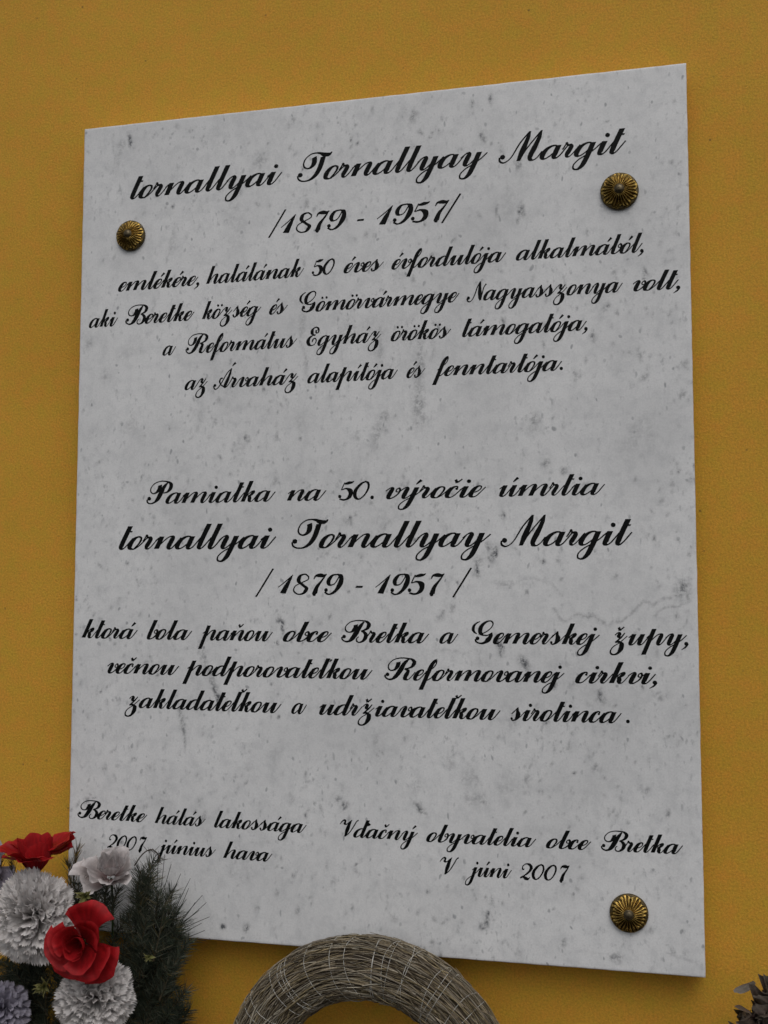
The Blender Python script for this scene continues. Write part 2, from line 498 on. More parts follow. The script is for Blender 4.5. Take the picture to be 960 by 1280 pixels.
g('c', .98, [(.30, .72), (.36, .9), (.24, 1.0), (.02, .92), (-.15, .66), (-.2, .36), (-.1, .07), (.1, -.01), (.3, .06), (.80, .9)], dot(.33, .78, .11))
g('e', .88, [(-.12, .40), (.18, .5), (.36, .72), (.32, .95), (.16, 1.0), (-.06, .86), (-.2, .45), (-.12, .1), (.08, -.01), (.28, .08), (.68, .9)])
g('r', .93, [(-.42, .62), (-.32, 1.14)], dot(-.31, 1.08, .11), [(-.30, 1.06, .1), (-.14, .93, .13), (.03, .93, .18), (.12, .74, .30), (.07, .32, .32), (.1, .09, .2), (.24, -.01, .09), (.38, .11, .075), (.71, .9, .075)])
g('s', 1.12, [(-.3, .6), (.06, 1.22)], [(.05, 1.22, .09), (.12, .9, .2), (.34, .5, .34), (.36, .22, .32), (.2, .01, .14), (.0, -.01, .09), (-.14, .12, .09)], dot(-.12, .16, .12), [(.2, .01, .07), (.46, .12, .075), (.92, .9, .075)])
g('v', 1.20, [(-.3, .7), (-.06, .97), (.06, 1.0), (.14, .86), (.13, .32), (.2, .07), (.34, -.01), (.56, .1, .1), (.80, .42, .13), (.82, .76, .14), (.66, .97, .11), (.50, .84, .1)], [(.50, .84, .1), (.56, .64, .08), (.80, .62, .075), (1.02, .9, .075)])
g('k', 1.42, [(0, 2.0), (0, 0)], [(.04, .3), (.3, .78), (.48, .98), (.62, .98), (.62, .8), (.46, .6), (.28, .54)], dot(.58, .84, .1),
  [(.28, .54, .1), (.46, .44, .26), (.56, .22, .3), (.66, .05, .2), (.80, -.01, .09), (.92, .1, .075), (1.24, .9, .075)])
g('p', 1.74, TICK, [(0, 1.5), (0, -.95)], ARCH(0, .89) + [(.89, .32), (.94, .09), (1.08, -.01), (1.22, .11), (1.55, .9)])
g('f', .98, [(-.3, .62), (.08, 1.0), (.34, 1.38), (.38, 1.7), (.24, 2.0), (.08, 1.76), (0, 1.4), (0, .9), (0, -.95)], [(0.02, .02), (.26, .02), (.46, .2), (.78, .9)])
KX = 0.92
def PX(x0, base, xh, *strokes):
    """strokes traced in picture coordinates of one letter, brought to upright units"""
    xh = xh * KX
    out = []
    for s in strokes:
        if s[0] == 'dot':
            _, x, y, r = s
            Y = (base - y) / xh
            out.append(('dot', (x - x0) / xh - SL * Y, Y, r))
        else:
            q = []
            for p in s:
                Y = (base - p[1]) / xh
                q.append(((p[0] - x0) / xh - SL * Y, Y) + tuple(w / KX for w in p[2:]))
            out.append(q)
    return out
G['z'] = (1.45 / KX, PX(110, 272, 140, [(140, 158), (162, 136), (180, 127), (192, 140), (186, 172), (208, 186), (236, 160), (258, 128)],
   [(256, 132, .08), (206, 190, .14), (140, 244, .1)], [(138, 243, .12), (170, 236, .16), (198, 246, .14), (215, 275, .3), (205, 326, .34), (168, 376, .2), (122, 396, .1), (86, 384, .1), (80, 350, .1), (112, 302, .08), (190, 250, .075), (286, 168, .075)]))
G['T'] = (2.12 / KX, PX(75, 400, 135, [(240, 165), (242, 200), (230, 245), (185, 277), (145, 262), (136, 225), (160, 170), (210, 132), (262, 124, .09), (300, 130, .14), (340, 148, .24), (385, 150, .24), (402, 138, .14), (410, 124, .06)],
   [(328, 168), (312, 225), (285, 300), (245, 360), (190, 398), (125, 404), (86, 380), (78, 345)], ('dot', 104, 338, .19)))
G['M'] = (3.0 / KX, PX(55, 236, 86, ('dot', 77, 204, .19), [(60, 205, .1), (60, 228, .1), (84, 241, .085), (120, 218, .08), (180, 122, .1), (236, 54, .1)],
   [(238, 54, .1), (222, 100, .25), (192, 175, .33), (168, 236, .22)], [(168, 236, .08), (226, 150, .085), (302, 56, .1)],
   [(304, 54, .1), (286, 105, .25), (256, 170, .33), (238, 208, .3), (236, 230, .2), (252, 238, .08), (276, 224, .075), (304, 186, .075)]))
G['P'] = (1.98 / KX, PX(45, 562, 225, [(315, 185), (305, 250), (255, 325), (180, 360), (125, 325), (125, 245), (200, 155), (320, 110), (430, 112), (515, 140), (546, 195), (525, 275), (460, 335), (390, 352)],
   [(475, 140, .14), (400, 225, .3), (330, 360, .38), (265, 480, .34), (190, 545, .16), (110, 566, .09), (52, 535, .1), (46, 480, .1)], ('dot', 90, 462, .19)))
G['B'] = (2.5 / KX, PX(40, 535, 205, [(302, 205), (290, 262), (230, 335), (160, 350), (108, 310), (108, 245), (185, 165), (295, 130), (400, 128), (500, 145), (545, 205), (520, 270), (450, 312), (398, 330)],
   [(405, 326), (450, 345), (488, 400), (470, 475), (410, 528), (350, 540), (312, 505), (322, 462), (355, 436)],
   [(452, 150, .14), (385, 235, .3), (305, 365, .4), (230, 475, .36), (155, 526, .16), (85, 520, .09), (40, 480, .1), (40, 440, .1)], ('dot', 80, 434, .19)))
G['G'] = (2.04 / KX, PX(100, 560, 210, [(238, 145, .06), (180, 172, .12), (125, 225, .2), (108, 290, .2), (125, 340, .12), (175, 382, .06)],
   [(210, 384), (280, 372), (380, 320), (460, 240), (480, 180), (436, 134), (350, 155), (270, 225), (240, 300), (250, 370), (290, 402), (370, 408)],
   [(300, 408, .075), (380, 404, .1), (462, 352, .06)], [(455, 360, .1), (430, 425, .3), (380, 495, .4), (310, 548, .2), (225, 556, .1), (160, 525, .1), (146, 480, .1)], ('dot', 188, 465, .19)))
G['R'] = (2.78 / KX, PX(80, 580, 205, [(332, 245), (316, 320), (258, 390), (190, 407), (146, 370), (152, 290), (240, 208), (360, 174), (480, 176), (575, 195), (620, 250), (590, 320), (510, 362), (440, 375)],
   [(525, 190, .14), (440, 270, .3), (365, 400, .38), (285, 510, .34), (200, 572, .16), (125, 566, .09), (82, 520, .1), (84, 485, .1)], ('dot', 126, 482, .19),
   [(440, 376, .08), (490, 392, .16), (502, 425, .26), (470, 490, .33), (450, 545, .28), (480, 578, .12), (520, 565, .08), (640, 430, .075)]))
G['E'] = (1.42 / KX, PX(50, 540, 215, [(275, 205, .16), (262, 245, .14), (290, 275, .09), (330, 245, .14), (328, 185, .16), (285, 148, .09), (225, 155, .12), (170, 205, .26), (165, 260, .26), (200, 305, .1), (252, 318, .14)],
   [(250, 312, .1), (180, 322, .1), (105, 365, .22), (62, 430, .32), (75, 500, .24), (140, 540, .09), (215, 520, .08), (266, 455, .09), (255, 395, .08), (215, 388, .1), (180, 420, .14), (165, 465, .1)]))
G['N'] = (2.1 / KX, PX(70, 470, 205, ('dot', 104, 415, .19), [(72, 420, .1), (84, 470, .1), (130, 492, .085), (190, 455, .09), (255, 345, .1), (320, 190, .1), (385, 90, .1)],
   [(388, 90, .08), (372, 180, .22), (368, 300, .30), (376, 400, .30), (378, 472, .16)], [(382, 455, .085), (425, 330, .1), (468, 205, .1), (512, 156, .1)], ('dot', 510, 157, .09)))
G['Á'] = (2.1 / KX, PX(75, 540, 200, ('dot', 108, 488, .17), [(78, 490, .1), (92, 550, .1), (130, 570, .09), (190, 530, .1), (270, 430, .1), (400, 240, .1), (500, 155, .1)],
   [(500, 152, .09), (455, 270, .2), (395, 400, .3), (345, 505, .3), (352, 532, .2), (385, 522, .09), (480, 412, .075)],
   [(290, 352, .1), (250, 350, .14), (222, 395, .14), (238, 465, .085), (300, 515, .085), (370, 528, .09)], [(518, 108, .07), (555, 70, .17), (592, 40, .24)]))
G['V'] = (1.82 / KX, PX(55, 392, 175, [(58, 168, .07), (108, 108, .11), (148, 88, .14), (168, 110, .16), (152, 150, .2), (190, 165, .1), (250, 120, .1), (302, 78, .06)],
   [(296, 86, .08), (250, 150, .26), (208, 260, .34), (160, 394, .16)], [(160, 392, .1), (250, 315, .1), (345, 180, .11), (396, 100, .1), (432, 78, .13)]))
G['1'] = (1.27 / KX, PX(258, 286, 102, [(258, 236, .07), (320, 190, .09), (388, 132, .08)], [(386, 132, .07), (360, 175, .22), (330, 228, .36), (300, 286, .44)]))
G['8'] = (1.41 / KX, PX(388, 286, 102, [(528, 148), (495, 127), (452, 143), (440, 182), (478, 218), (508, 248), (482, 284), (435, 293), (396, 262), (410, 226), (470, 196), (525, 168), (526, 146)]))
G['7'] = (1.3 / KX, PX(531, 286, 102, [(572, 168, .07), (590, 140, .16), (625, 136, .26), (660, 140, .2), (684, 126, .08)], [(682, 128, .07), (640, 182, .16), (600, 232, .28), (578, 290, .36)], ('dot', 576, 292, .17)))
G['9'] = (1.46 / KX, PX(664, 286, 102, [(785, 128), (735, 138), (702, 180), (712, 216), (750, 208), (785, 160), (800, 130)],
   [(780, 127, .09), (810, 148, .26), (800, 210, .38), (755, 270, .24), (705, 293, .1), (668, 275, .1)], ('dot', 680, 258, .17)))
G['5'] = (1.53 / KX, PX(455, 240, 86, [(508, 112, .08), (480, 168, .09)], [(508, 122, .14), (540, 116, .24), (570, 112, .16), (584, 103, .06)],
   [(482, 168, .08), (520, 158, .12), (556, 182, .32), (548, 218, .34), (510, 242, .13), (465, 236, .1)], ('dot', 467, 217, .17)))
G['0'] = (1.52 / KX, PX(232, 285, 140, [(385, 70), (330, 92), (250, 172), (240, 245), (285, 285, .1), (350, 250, .13), (415, 155, .17), (415, 92, .15), (380, 68, .1)]))
G['2'] = (1.58 / KX, PX(20, 262, 134, [(92, 132, .12), (62, 128, .12), (72, 85, .1), (125, 56, .1), (190, 72, .2), (205, 115, .3), (160, 170, .22), (90, 215, .12), (18, 252, .1)],
   [(20, 250, .14), (70, 234, .18), (110, 255, .24), (155, 262, .18), (180, 236, .07)]))
g(',', .5, dot(.1, .10, .19), [(.24, .08, .16), (.18, -.18, .15), (-.10, -.46, .06)])
g('.', .5, dot(.1, .14, .18))
g('-', .8, [(0, .58, .15), (.62, .58, .15)])
g('/', .75, [(-.28, -.32, .15), (.22, 2.2, .15)])
def acute(x): return [(x - .08, 1.28, .08), (x + .02, 1.46, .17), (x + .16, 1.68, .24)]
def caron(x, y=1.34): return [(x - .24, y + .30, .15), (x + .0, y + .0, .17)], [(x + .0, y + .0, .13), (x + .26, y + .34, .11)]
def plus(new, old, extra):
    adv, st = G[old]; G[new] = (adv, st + list(extra))
plus('á', 'a', [acute(.62)]); plus('é', 'e', [acute(.2)]); plus('í', 'ı', [acute(0)]); plus('ó', 'o', [acute(.25)])
plus('ú', 'u', [acute(.62)]); plus('ý', 'y', [acute(.75)])
plus('č', 'c', caron(.12)); plus('ň', 'n', caron(.42)); plus('ž', 'z', caron(.12))
plus('ö', 'o', [dot(-.04, 1.42, .14), dot(.48, 1.42, .14)])
plus('ľ', 'l', caron(.3, 1.95))
plus('ď', 'd', [[(.9, 1.34, .08), (1.0, 1.5, .26), (1.08, 1.62, .3)]])
plus('Ľ', 'l', [[(.28, 1.66, .07), (.34, 1.8, .16), (.36, 1.9, .16)]])
# the ú of "június" and "júni" carries its accent between the two stems

def sample(pts):
    """Catmull-Rom curve through the points with a pen width for each sample"""
    P = [(p[0], p[1]) for p in pts]
    n = len(P)
    res = []
    if n == 2:
        ts = [(0, k / 4) for k in range(5)]
    for i in range(n - 1):
        p1, p2 = Vector(P[i]), Vector(P[i + 1])
        p0 = Vector(P[i - 1]) if i else p1 * 2 - p2
        p3 = Vector(P[i + 2]) if i + 2 < n else p2 * 2 - p1
        L = (p2 - p1).length
        k = max(2, min(9, int(L / .09) + 1))
        # centripetal knots
        d01 = max((p1 - p0).length, 1e-4) ** .5; d12 = max(L, 1e-4) ** .5; d23 = max((p3 - p2).length, 1e-4) ** .5
        m1 = (p1 - p0) / d01 - (p2 - p0) / (d01 + d12) + (p2 - p1) / d12
        m2 = (p2 - p1) / d12 - (p3 - p1) / (d12 + d23) + (p3 - p2) / d23
        m1 *= d12; m2 *= d12
        for j in range(k + (1 if i == n - 2 else 0)):
            t = j / k
            t2, t3 = t * t, t * t * t
            q = p1 * (2 * t3 - 3 * t2 + 1) + m1 * (t3 - 2 * t2 + t) + p2 * (3 * t2 - 2 * t3) + m2 * (t3 - t2)
            res.append((q, i, t))
    tang = []
    for i in range(len(res)):
        a = res[max(0, i - 1)][0]; b = res[min(len(res) - 1, i + 1)][0]
        d = (b - a); d = d.normalized() if d.length > 1e-9 else Vector((0, -1))
        tang.append(d)
    auto = []
    for d in tang:
        w = max(0.0, -d.y)
        auto.append(HAIR + (STEM - HAIR) * w ** 1.7)
    for _ in range(2):
        auto = [auto[0]] + [(auto[i - 1] + 2 * auto[i] + auto[i + 1]) / 4 for i in range(1, len(auto) - 1)] + [auto[-1]]
    ctrl = {}
    for i, (q, s, t) in enumerate(res):
        if t == 0: ctrl[s] = auto[i]
    ctrl[n - 1] = auto[-1]
    def cw(i): return pts[i][2] * BOLD if len(pts[i]) > 2 else ctrl[i]
    ws = []
    for i, (q, s, t) in enumerate(res):
        e = min(s + 1, n - 1)
        if len(pts[s]) > 2 or len(pts[e]) > 2:
            u = t * t * (3 - 2 * t)
            ws.append(cw(s) * (1 - u) + cw(e) * u)
        else: ws.append(auto[i])
    return [r[0] for r in res], tang, [w * WT[0] for w in ws]

CACHE = {}
WT = [1.0]                        # the smaller lines are cut a little heavier
def letter_shapes(ch):
    """list of (left points, right points, ridge points) outlines in slanted units"""
    if ch in CACHE: return CACHE[ch]
    shapes = []
    for s in G[ch][1]:
        if s[0] == 'dot':
            _, x, y, r = s
            ring = []
            for k in range(14):
                a = 2 * math.pi * k / 14
                # dots stay round on the slanted page
                ring.append((x + SL * y + r * math.cos(a), y + r * math.sin(a)))
            shapes.append(('dot', (x + SL * y, y), ring))
        else:
            c, t, w = sample(s)
            Lp, Rp = [], []
            for q, d, ww in zip(c, t, w):
                nrm = Vector((-d.y, d.x)) * ww / 2
                a = q + nrm; b = q - nrm
                Lp.append((a.x + SL * a.y, a.y)); Rp.append((b.x + SL * b.y, b.y))
            shapes.append(('rib', [(q.x + SL * q.y, q.y) for q in c], Lp, Rp))
    CACHE[ch] = shapes
    return shapes

def word_geometry(text):
    """verts (x, y, h) and faces of a word in x-height units, and its ink extent"""
    x = 0.0
    verts, faces = [], []
    layer = 0
    for i, ch in enumerate(text):
        for s in letter_shapes(ch):
            layer = (layer + 1) % 9
            lift = layer * 0.004
            b = len(verts)
            if s[0] == 'dot':
                verts.append((x + s[1][0], s[1][1], .05 + lift))
                for p in s[2]: verts.append((x + p[0], p[1], .02 + lift))
                for p in s[2]: verts.append((x + p[0], p[1], -.02))
                n = len(s[2])
                for k in range(n):
                    k2 = (k + 1) % n
                    faces.append((b, b + 1 + k, b + 1 + k2))
                    faces.append((b + 1 + k, b + 1 + n + k, b + 1 + n + k2, b + 1 + k2))
            else:
                _, c, Lp, Rp = s
                m = len(c)
                for j in range(m):
                    verts.append((x + Lp[j][0], Lp[j][1], -.02))
                    verts.append((x + Lp[j][0], Lp[j][1], .02 + lift))
                    verts.append((x + c[j][0], c[j][1], .035 + lift))
                    verts.append((x + Rp[j][0], Rp[j][1], .02 + lift))
                    verts.append((x + Rp[j][0], Rp[j][1], -.02))
                for j in range(m - 1):
                    p = b + j * 5; q = p + 5
                    for e in range(4):
                        faces.append((p + e, p + e + 1, q + e + 1, q + e))
                faces.append((b, b + 4, b + 3, b + 2, b + 1))
                e = b + (m - 1) * 5
                faces.append((e, e + 1, e + 2, e + 3, e + 4))
        x += G[ch][0]
    xs = [v[0] for v in verts]
    return verts, faces, min(xs), max(xs)

INS = [
 (12.9, [('tornallyai', 162.5, 248.6, 353.0, 228.6), ('Tornallyay', 371.0, 226.8, 610.0, 204.4), ('Margit', 623.0, 203.3, 783.0, 190.1)]),
 (11.5, [('/1879', 335.0, 293.1, 433.0, 284.4), ('-', 446.0, 283.3, 459.0, 282.2), ('1957/', 471.0, 281.1, 577.0, 272.3)]),
 (9.5, [('emlékére,', 147.5, 364.3, 249.6, 355.6), ('halálának', 257.6, 354.9, 380.3, 345.0), ('50', 389.8, 344.2, 418.7, 342.0), ('éves', 429.4, 341.1, 480.0, 337.2), ('évfordulója', 489.2, 336.5, 632.9, 326.1), ('alkalmából,', 644.6, 325.2, 805.0, 314.4)]),
 (9.5, [('aki', 111.0, 409.5, 147.5, 406.7), ('Beretke', 156.6, 406.0, 243.3, 399.5), ('község', 252.4, 398.9, 326.8, 393.5), ('és', 336.3, 392.8, 360.0, 391.1), ('Gömörvármegye', 374.0, 390.2, 574.6, 376.7), ('Nagyasszonya', 583.0, 376.2, 778.8, 364.3), ('volt,', 791.0, 363.6, 850.8, 360.2)]),
 (9.5, [('a', 203.0, 444.0, 220.0, 442.9), ('Református', 231.8, 442.1, 371.6, 433.1), ('Egyház', 382.7, 432.4, 476.7, 426.7), ('örökös', 488.3, 426.0, 564.2, 421.5), ('támogatója,', 577.5, 420.7, 735.0, 411.9)]),
 (9.5, [('az', 230.6, 487.1, 259.5, 485.5), ('Árvaház', 266.3, 485.1, 373.0, 479.2), ('alapítója', 384.0, 478.6, 497.5, 472.5), ('és', 508.0, 472.0, 531.7, 470.7), ('fenntartója.', 540.0, 470.3, 703.8, 462.1)]),
 (10.7, [('Pamiatka', 183.0, 629.5, 344.7, 626.1), ('na', 358.5, 625.8, 408.0, 624.8), ('50.', 422.6, 624.5, 467.4, 623.5), ('výročie', 481.7, 623.2, 608.0, 620.7), ('úmrtia', 623.8, 620.3, 756.7, 617.6)]),
 (12.9, [('tornallyai', 148.3, 686.4, 345.4, 684.8), ('Tornallyay', 364.0, 684.6, 614.0, 682.3), ('Margit', 625.4, 682.1, 791.0, 680.4)]),
 (11.5, [('/', 319.0, 741.5, 341.5, 741.6), ('1879', 347.4, 741.6, 429.4, 741.8), ('-', 444.2, 741.8, 454.3, 741.9), ('1957', 469.0, 741.9, 555.8, 742.0), ('/', 565.0, 742.0, 589.0, 742.0)]),
 (9.9, [('ktorá', 102.0, 796.9, 172.0, 798.3), ('bola', 183.4, 798.5, 240.3, 799.4), ('paňou', 247.6, 799.6, 341.0, 801.0), ('obce', 353.3, 801.2, 415.0, 802.1), ('Bretka', 426.4, 802.2, 536.7, 803.6), ('a', 549.0, 803.7, 573.0, 804.0), ('Gemerskej', 589.6, 804.1, 750.0, 805.5), ('župy,', 761.7, 805.6, 861.0, 806.1)]),
 (9.9, [('večnou', 133.9, 840.9, 224.0, 843.3), ("podporovatel'kou", 228.0, 843.4, 465.8, 849.0), ('Reformovanej', 480.4, 849.3, 706.0, 853.1), ('cirkvi,', 718.8, 853.3, 822.0, 854.6)]),
 (9.9, [('zakladateľkou', 155.8, 883.5, 352.0, 891.0), ('a', 364.0, 891.4, 383.7, 892.1), ('udržiavateľkou', 398.8, 892.6, 626.0, 899.7), ('sirotinca', 638.0, 900.0, 777.5, 903.5), ('.', 782.5, 903.6, 789.0, 903.8)]),
 (8.4, [('Beretke', 96.7, 1021.6, 184.0, 1027.9), ('hálás', 193.3, 1028.6, 257.0, 1033.0), ('lakossága', 267.5, 1033.7, 383.3, 1041.0)]),
 (8.4, [('Vďačný', 424.5, 1045.0, 522.5, 1050.9), ('obyvatelia', 532.7, 1051.5, 670.5, 1058.9), ('obce', 682.3, 1059.5, 739.5, 1062.3), ('Bretka', 751.2, 1062.8, 854.3, 1067.4)]),
 (8.4, [('2007', 134.0, 1060.1, 183.3, 1064.3), ('június', 192.5, 1065.1, 269.6, 1071.4), ('hava', 278.8, 1072.1, 340.4, 1076.9)]),
 (8.4, [('V', 549.6, 1092.4, 573.6, 1093.9), ('júni', 581.0, 1094.3, 640.0, 1097.7), ('2007', 650.0, 1098.2, 712.4, 1101.5)]),
]


XK = 0.925
LINE_LABELS = ['large script name line at the top of the plaque', 'upper line of years between slashes', 'first small script line under the upper years',
    'longest small script line of the upper text', 'small script line beginning with a Református', 'short last line of the upper text',
    'script line opening the lower text, with the number 50', 'large script name line in the middle of the plaque', 'lower line of years between slashes',
    'small script line ending in župy', 'small script line ending in cirkvi', 'small script line ending in sirotinca', 'closing script line at the lower left',
    'closing script line at the lower right', 'date line partly hidden by the pale rose', 'date line V júni 2007']
def build_text():
    for line, (xh_mm, words) in enumerate(INS):
        first = words[0]
        WT[0] = 1.12 if xh_mm < 10.5 else 1.03
        CACHE.clear()
        O = at(first[1], first[2])
        lt = empty('inscription_line', (O.x - PL.x, 0, O.z - PL.z), plaque)
        lt['label'] = LINE_LABELS[line]
        for (txt, xa, ya, xb, yb) in words:
            t = txt.replace("'", '')
            if "'" in txt: t = txt.replace("l'", 'Ľ')
            v, f, x0, x1 = word_geometry(t)
            A = at(xa, ya); B = at(xb, yb)
            W = (B - A).length
            xh = xh_mm / 1000 * XK
            sx = W / (x1 - x0)
            if len(t) == 1 and t in '.-/': sx = xh
            dirv = (B - A).normalized(); up = Vector((-dirv.z, 0, dirv.x))
            vs = []
            for (px_, py_, h) in v:
                q = dirv * ((px_ - x0) * sx) + up * (py_ * xh)
                vs.append((q.x, -h * xh * .35, q.z))
            o = mesh_obj('word', vs, f, M['ink'], lt, smooth=False, loc=(A.x - O.x, 0, A.z - O.z))
build_text()

# ------------------------------------------------------------------ brass rosettes
def rosette_meshes(R, lobes, flutes, seed, dish):
    rr = random.Random(seed)
    na, nr_ = 208, 22
    verts, faces, cols = [], [], []
    for i in range(nr_ + 1):
        f = i / nr_
        for k in range(na):
            a = 2 * math.pi * k / na
            lobe = abs(math.cos(lobes * a / 2 + .4)) ** .8
            rad = R * (.20 + .62 * f + (.17 * lobe + .012 * noise.noise(Vector((math.cos(a) * 3, math.sin(a) * 3, seed)))) * f ** 3)
            fl = math.sin(flutes * a)
            h = .0085 - dish * f ** 1.6 + .0011 * fl * math.sin(math.pi * min(1, f * 1.05)) ** .6
            h += .0018 * (1 - lobe) * f ** 5 + .0006 * noise.noise(Vector((math.cos(a) * 6, math.sin(a) * 6, f * 3 + seed))) * f
            verts.append((rad * math.cos(a), -h, rad * math.sin(a)))
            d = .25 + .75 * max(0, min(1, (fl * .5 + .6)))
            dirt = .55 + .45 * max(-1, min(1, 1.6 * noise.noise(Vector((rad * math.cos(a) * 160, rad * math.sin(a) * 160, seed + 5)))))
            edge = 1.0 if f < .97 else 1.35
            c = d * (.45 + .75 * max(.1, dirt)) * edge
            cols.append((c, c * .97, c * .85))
    for i in range(nr_):
        for k in range(na):
            k2 = (k + 1) % na
            faces.append((i * na + k, (i + 1) * na + k, (i + 1) * na + k2, i * na + k2))
    # turned-in rim down to the backing
    b = len(verts)
    for k in range(na):
        v = verts[nr_ * na + k]
        verts.append((v[0] * .93, -.0022, v[2] * .93)); cols.append((.3, .28, .22))
    for k in range(na):
        k2 = (k + 1) % na
        faces.append((nr_ * na + k, b + k, b + k2, nr_ * na + k2))
    return verts, faces, cols

def lathe(profile, n=40):
    """profile of (radius, height out of the wall)"""
    verts, faces = [], []
    for r, h in profile:
        for k in range(n):
            a = 2 * math.pi * k / n
            verts.append((r * math.cos(a), -h, r * math.sin(a)))
    for i in range(len(profile) - 1):
        for k in range(n):
            k2 = (k + 1) % n
            faces.append((i * n + k, (i + 1) * n + k, (i + 1) * n + k2, i * n + k2))
    faces.append(tuple(range((len(profile) - 1) * n, len(profile) * n)))
    return verts, faces

def rosette(px, py, dia_px, label, seed, lobes, tilt):
    Y = -0.006
    p = at(px, py, Y)
    R = dia_px / 2 * scale_at(p) * 1.02
    root = empty('brass_rosette', (p.x, 0, p.z))
    tag(root, label, 'rosette', 'brass rosettes covering the fixing bolts')
    v, f = lathe([(R * .98, 0), (R * 1.0, .0012), (R * .985, .003), (R * .93, .0036), (R * .5, .0036)], 48)
    mesh_obj('backing_disc', v, f, M['brassdark'], root)
    v, f, c = rosette_meshes(R * .99, lobes, 27, seed, .0048)
    o = mesh_obj('fluted_flower', v, f, M['brass'], root, cols=c)
    r = R * .235
    prof = [(r * 1.15, .0080), (r * 1.12, .0092)] + [(r * math.cos(t * math.pi / 16), .0092 + r * .6 * math.sin(t * math.pi / 16)) for t in range(8)] + [(r * .1, .0092 + r * .59)]
    v, f = lathe(prof, 32)
    mesh_obj('domed_pin', v, f, M['pin'], root)
    root.rotation_euler = tilt
rosette(774, 237, 46.5, 'brass rosette with dark bronze centre below the right end of the topmost script line', 3, 9, (0, .3, 0))
rosette(161, 293, 38, 'smallest tarnished brass rosette near the upper left plaque corner', 8, 9, (0, 1.1, 0))
rosette(786, 1143, 47, 'brass rosette with pointed brown centre near the bottom right plaque corner', 5, 8, (0, 2.0, 0))

# ------------------------------------------------------------------ straw wreath
def frame_from(d):
    d = d.normalized()
    u = d.cross(Vector((0, 1, 0)))
    if u.length < .1: u = d.cross(Vector((1, 0, 0)))
    u.normalize()
    return u, d.cross(u).normalized()

def tube(verts, faces, cols, pts, rad, col, sides=3):
    b = len(verts)
    m = len(pts)
    for i, p in enumerate(pts):
        d = (pts[min(m - 1, i + 1)] - pts[max(0, i - 1)])
        if d.length < 1e-9: d = Vector((0, 0, 1))
        u, v = frame_from(d)
        r = rad[i] if isinstance(rad, list) else rad
        for k in range(sides):
            a = 2 * math.pi * k / sides
            verts.append(p + (u * math.cos(a) + v * math.sin(a)) * r)
            cols.append(col)
    for i in range(m - 1):
        for k in range(sides):
            k2 = (k + 1) % sides
            faces.append((b + i * sides + k, b + i * sides + k2, b + (i + 1) * sides + k2, b + (i + 1) * sides + k))

def build_wreath():
    Y = -0.034
    c = at(459, 1366, Y)
    k = scale_at(c)
    R, r = 153 * k, 37.5 * k
    root = empty('straw_wreath', c)
    tag(root, 'bare straw wreath bound with pale thread leaning below the plaque', 'wreath')
    def P(th, ph, rr_):      # th round the ring, ph round the tube
        q = Vector((math.cos(th), 0, math.sin(th)))
        return q * (R + rr_ * math.cos(ph)) + Vector((0, -1, 0)) * (rr_ * math.sin(ph))
    verts, faces = [], []
    n1, n2 = 120, 20
    for i in range(n1):
        for j in range(n2):
            verts.append(P(2 * math.pi * i / n1, 2 * math.pi * j / n2, r * .9))
    for i in range(n1):
        for j in range(n2):
            faces.append((i * n2 + j, ((i + 1) % n1) * n2 + j, ((i + 1) % n1) * n2 + (j + 1) % n2, i * n2 + (j + 1) % n2))
    mesh_obj('ring_core', verts, faces, M['core'], root)
    rr = random.Random(4)
    verts, faces, cols = [], [], []
    pal = [(.34, .28, .19), (.26, .21, .14), (.36, .31, .23), (.17, .135, .09), (.33, .285, .22), (.42, .38, .30), (.22, .185, .14), (.36, .29, .17)]
    for s in range(5600):
        th = rr.uniform(0, 2 * math.pi)
        ph = rr.uniform(0, 2 * math.pi)
        span = rr.uniform(.15, .55)
        sk = rr.gauss(0, .20) + .12 * math.sin(3 * th)
        lay = rr.uniform(.90, 1.0) * r
        wob = rr.uniform(0, 6)
        m = 9
        pts = []
        fly = rr.random() < .07
        for i in range(m):
            t = i / (m - 1)
            e = lay + (r * .05 * math.sin(wob + t * 5))
            if fly: e += r * .22 * max(0, t - .55) ** 1.2 * rr.uniform(.8, 1.0)
            pts.append(P(th + span * (t - .5), ph + sk * (t - .5), e))
        c = rr.choice(pal); f = rr.uniform(.65, 1.15)
        w = rr.uniform(.00035, .0008) * (1.7 if rr.random() < .06 else 1)
        if rr.random() < .12: f *= 1.5
        tube(verts, faces, cols, pts, [w * (.5 + .5 * math.sin(math.pi * min(1, .15 + i / m))) for i in range(m)], (c[0] * f, c[1] * f, c[2] * f), 3)
    o = mesh_obj('straw', verts, faces, M['straw'], root, smooth=True, cols=cols)
    o['kind'] = 'stuff'
    # binding thread: turns wound round the tube, unevenly spaced and leaning
    th = 0.0
    while th < 2 * math.pi:
        th += rr.choice([.035, .06, .09, .075, .14, .18])
        lean = rr.gauss(.03, .05) + (.10 if rr.random() < .2 else 0)
        verts, faces, cols = [], [], []
        pts = []
        for i in range(29):
            ph = 2 * math.pi * i / 28
            pts.append(P(th + lean * math.sin(ph + .6) + .002 * math.sin(3 * ph + th * 9), ph, r * (1.005 + .012 * math.sin(ph * 7 + th * 30))))
        tube(verts, faces, cols, pts, .00024, (1, 1, 1), 4)
        mesh_obj('binding_thread', verts, faces, M['thread'], root)
build_wreath()

# ------------------------------------------------------------------ flowers
def basis(axis, spin=0.0):
    """matrix whose +Z is the flower's axis"""
    q = axis.normalized().to_track_quat('Z', 'Y')
    return q.to_matrix().to_4x4() @ Matrix.Rotation(spin, 4, 'Z')

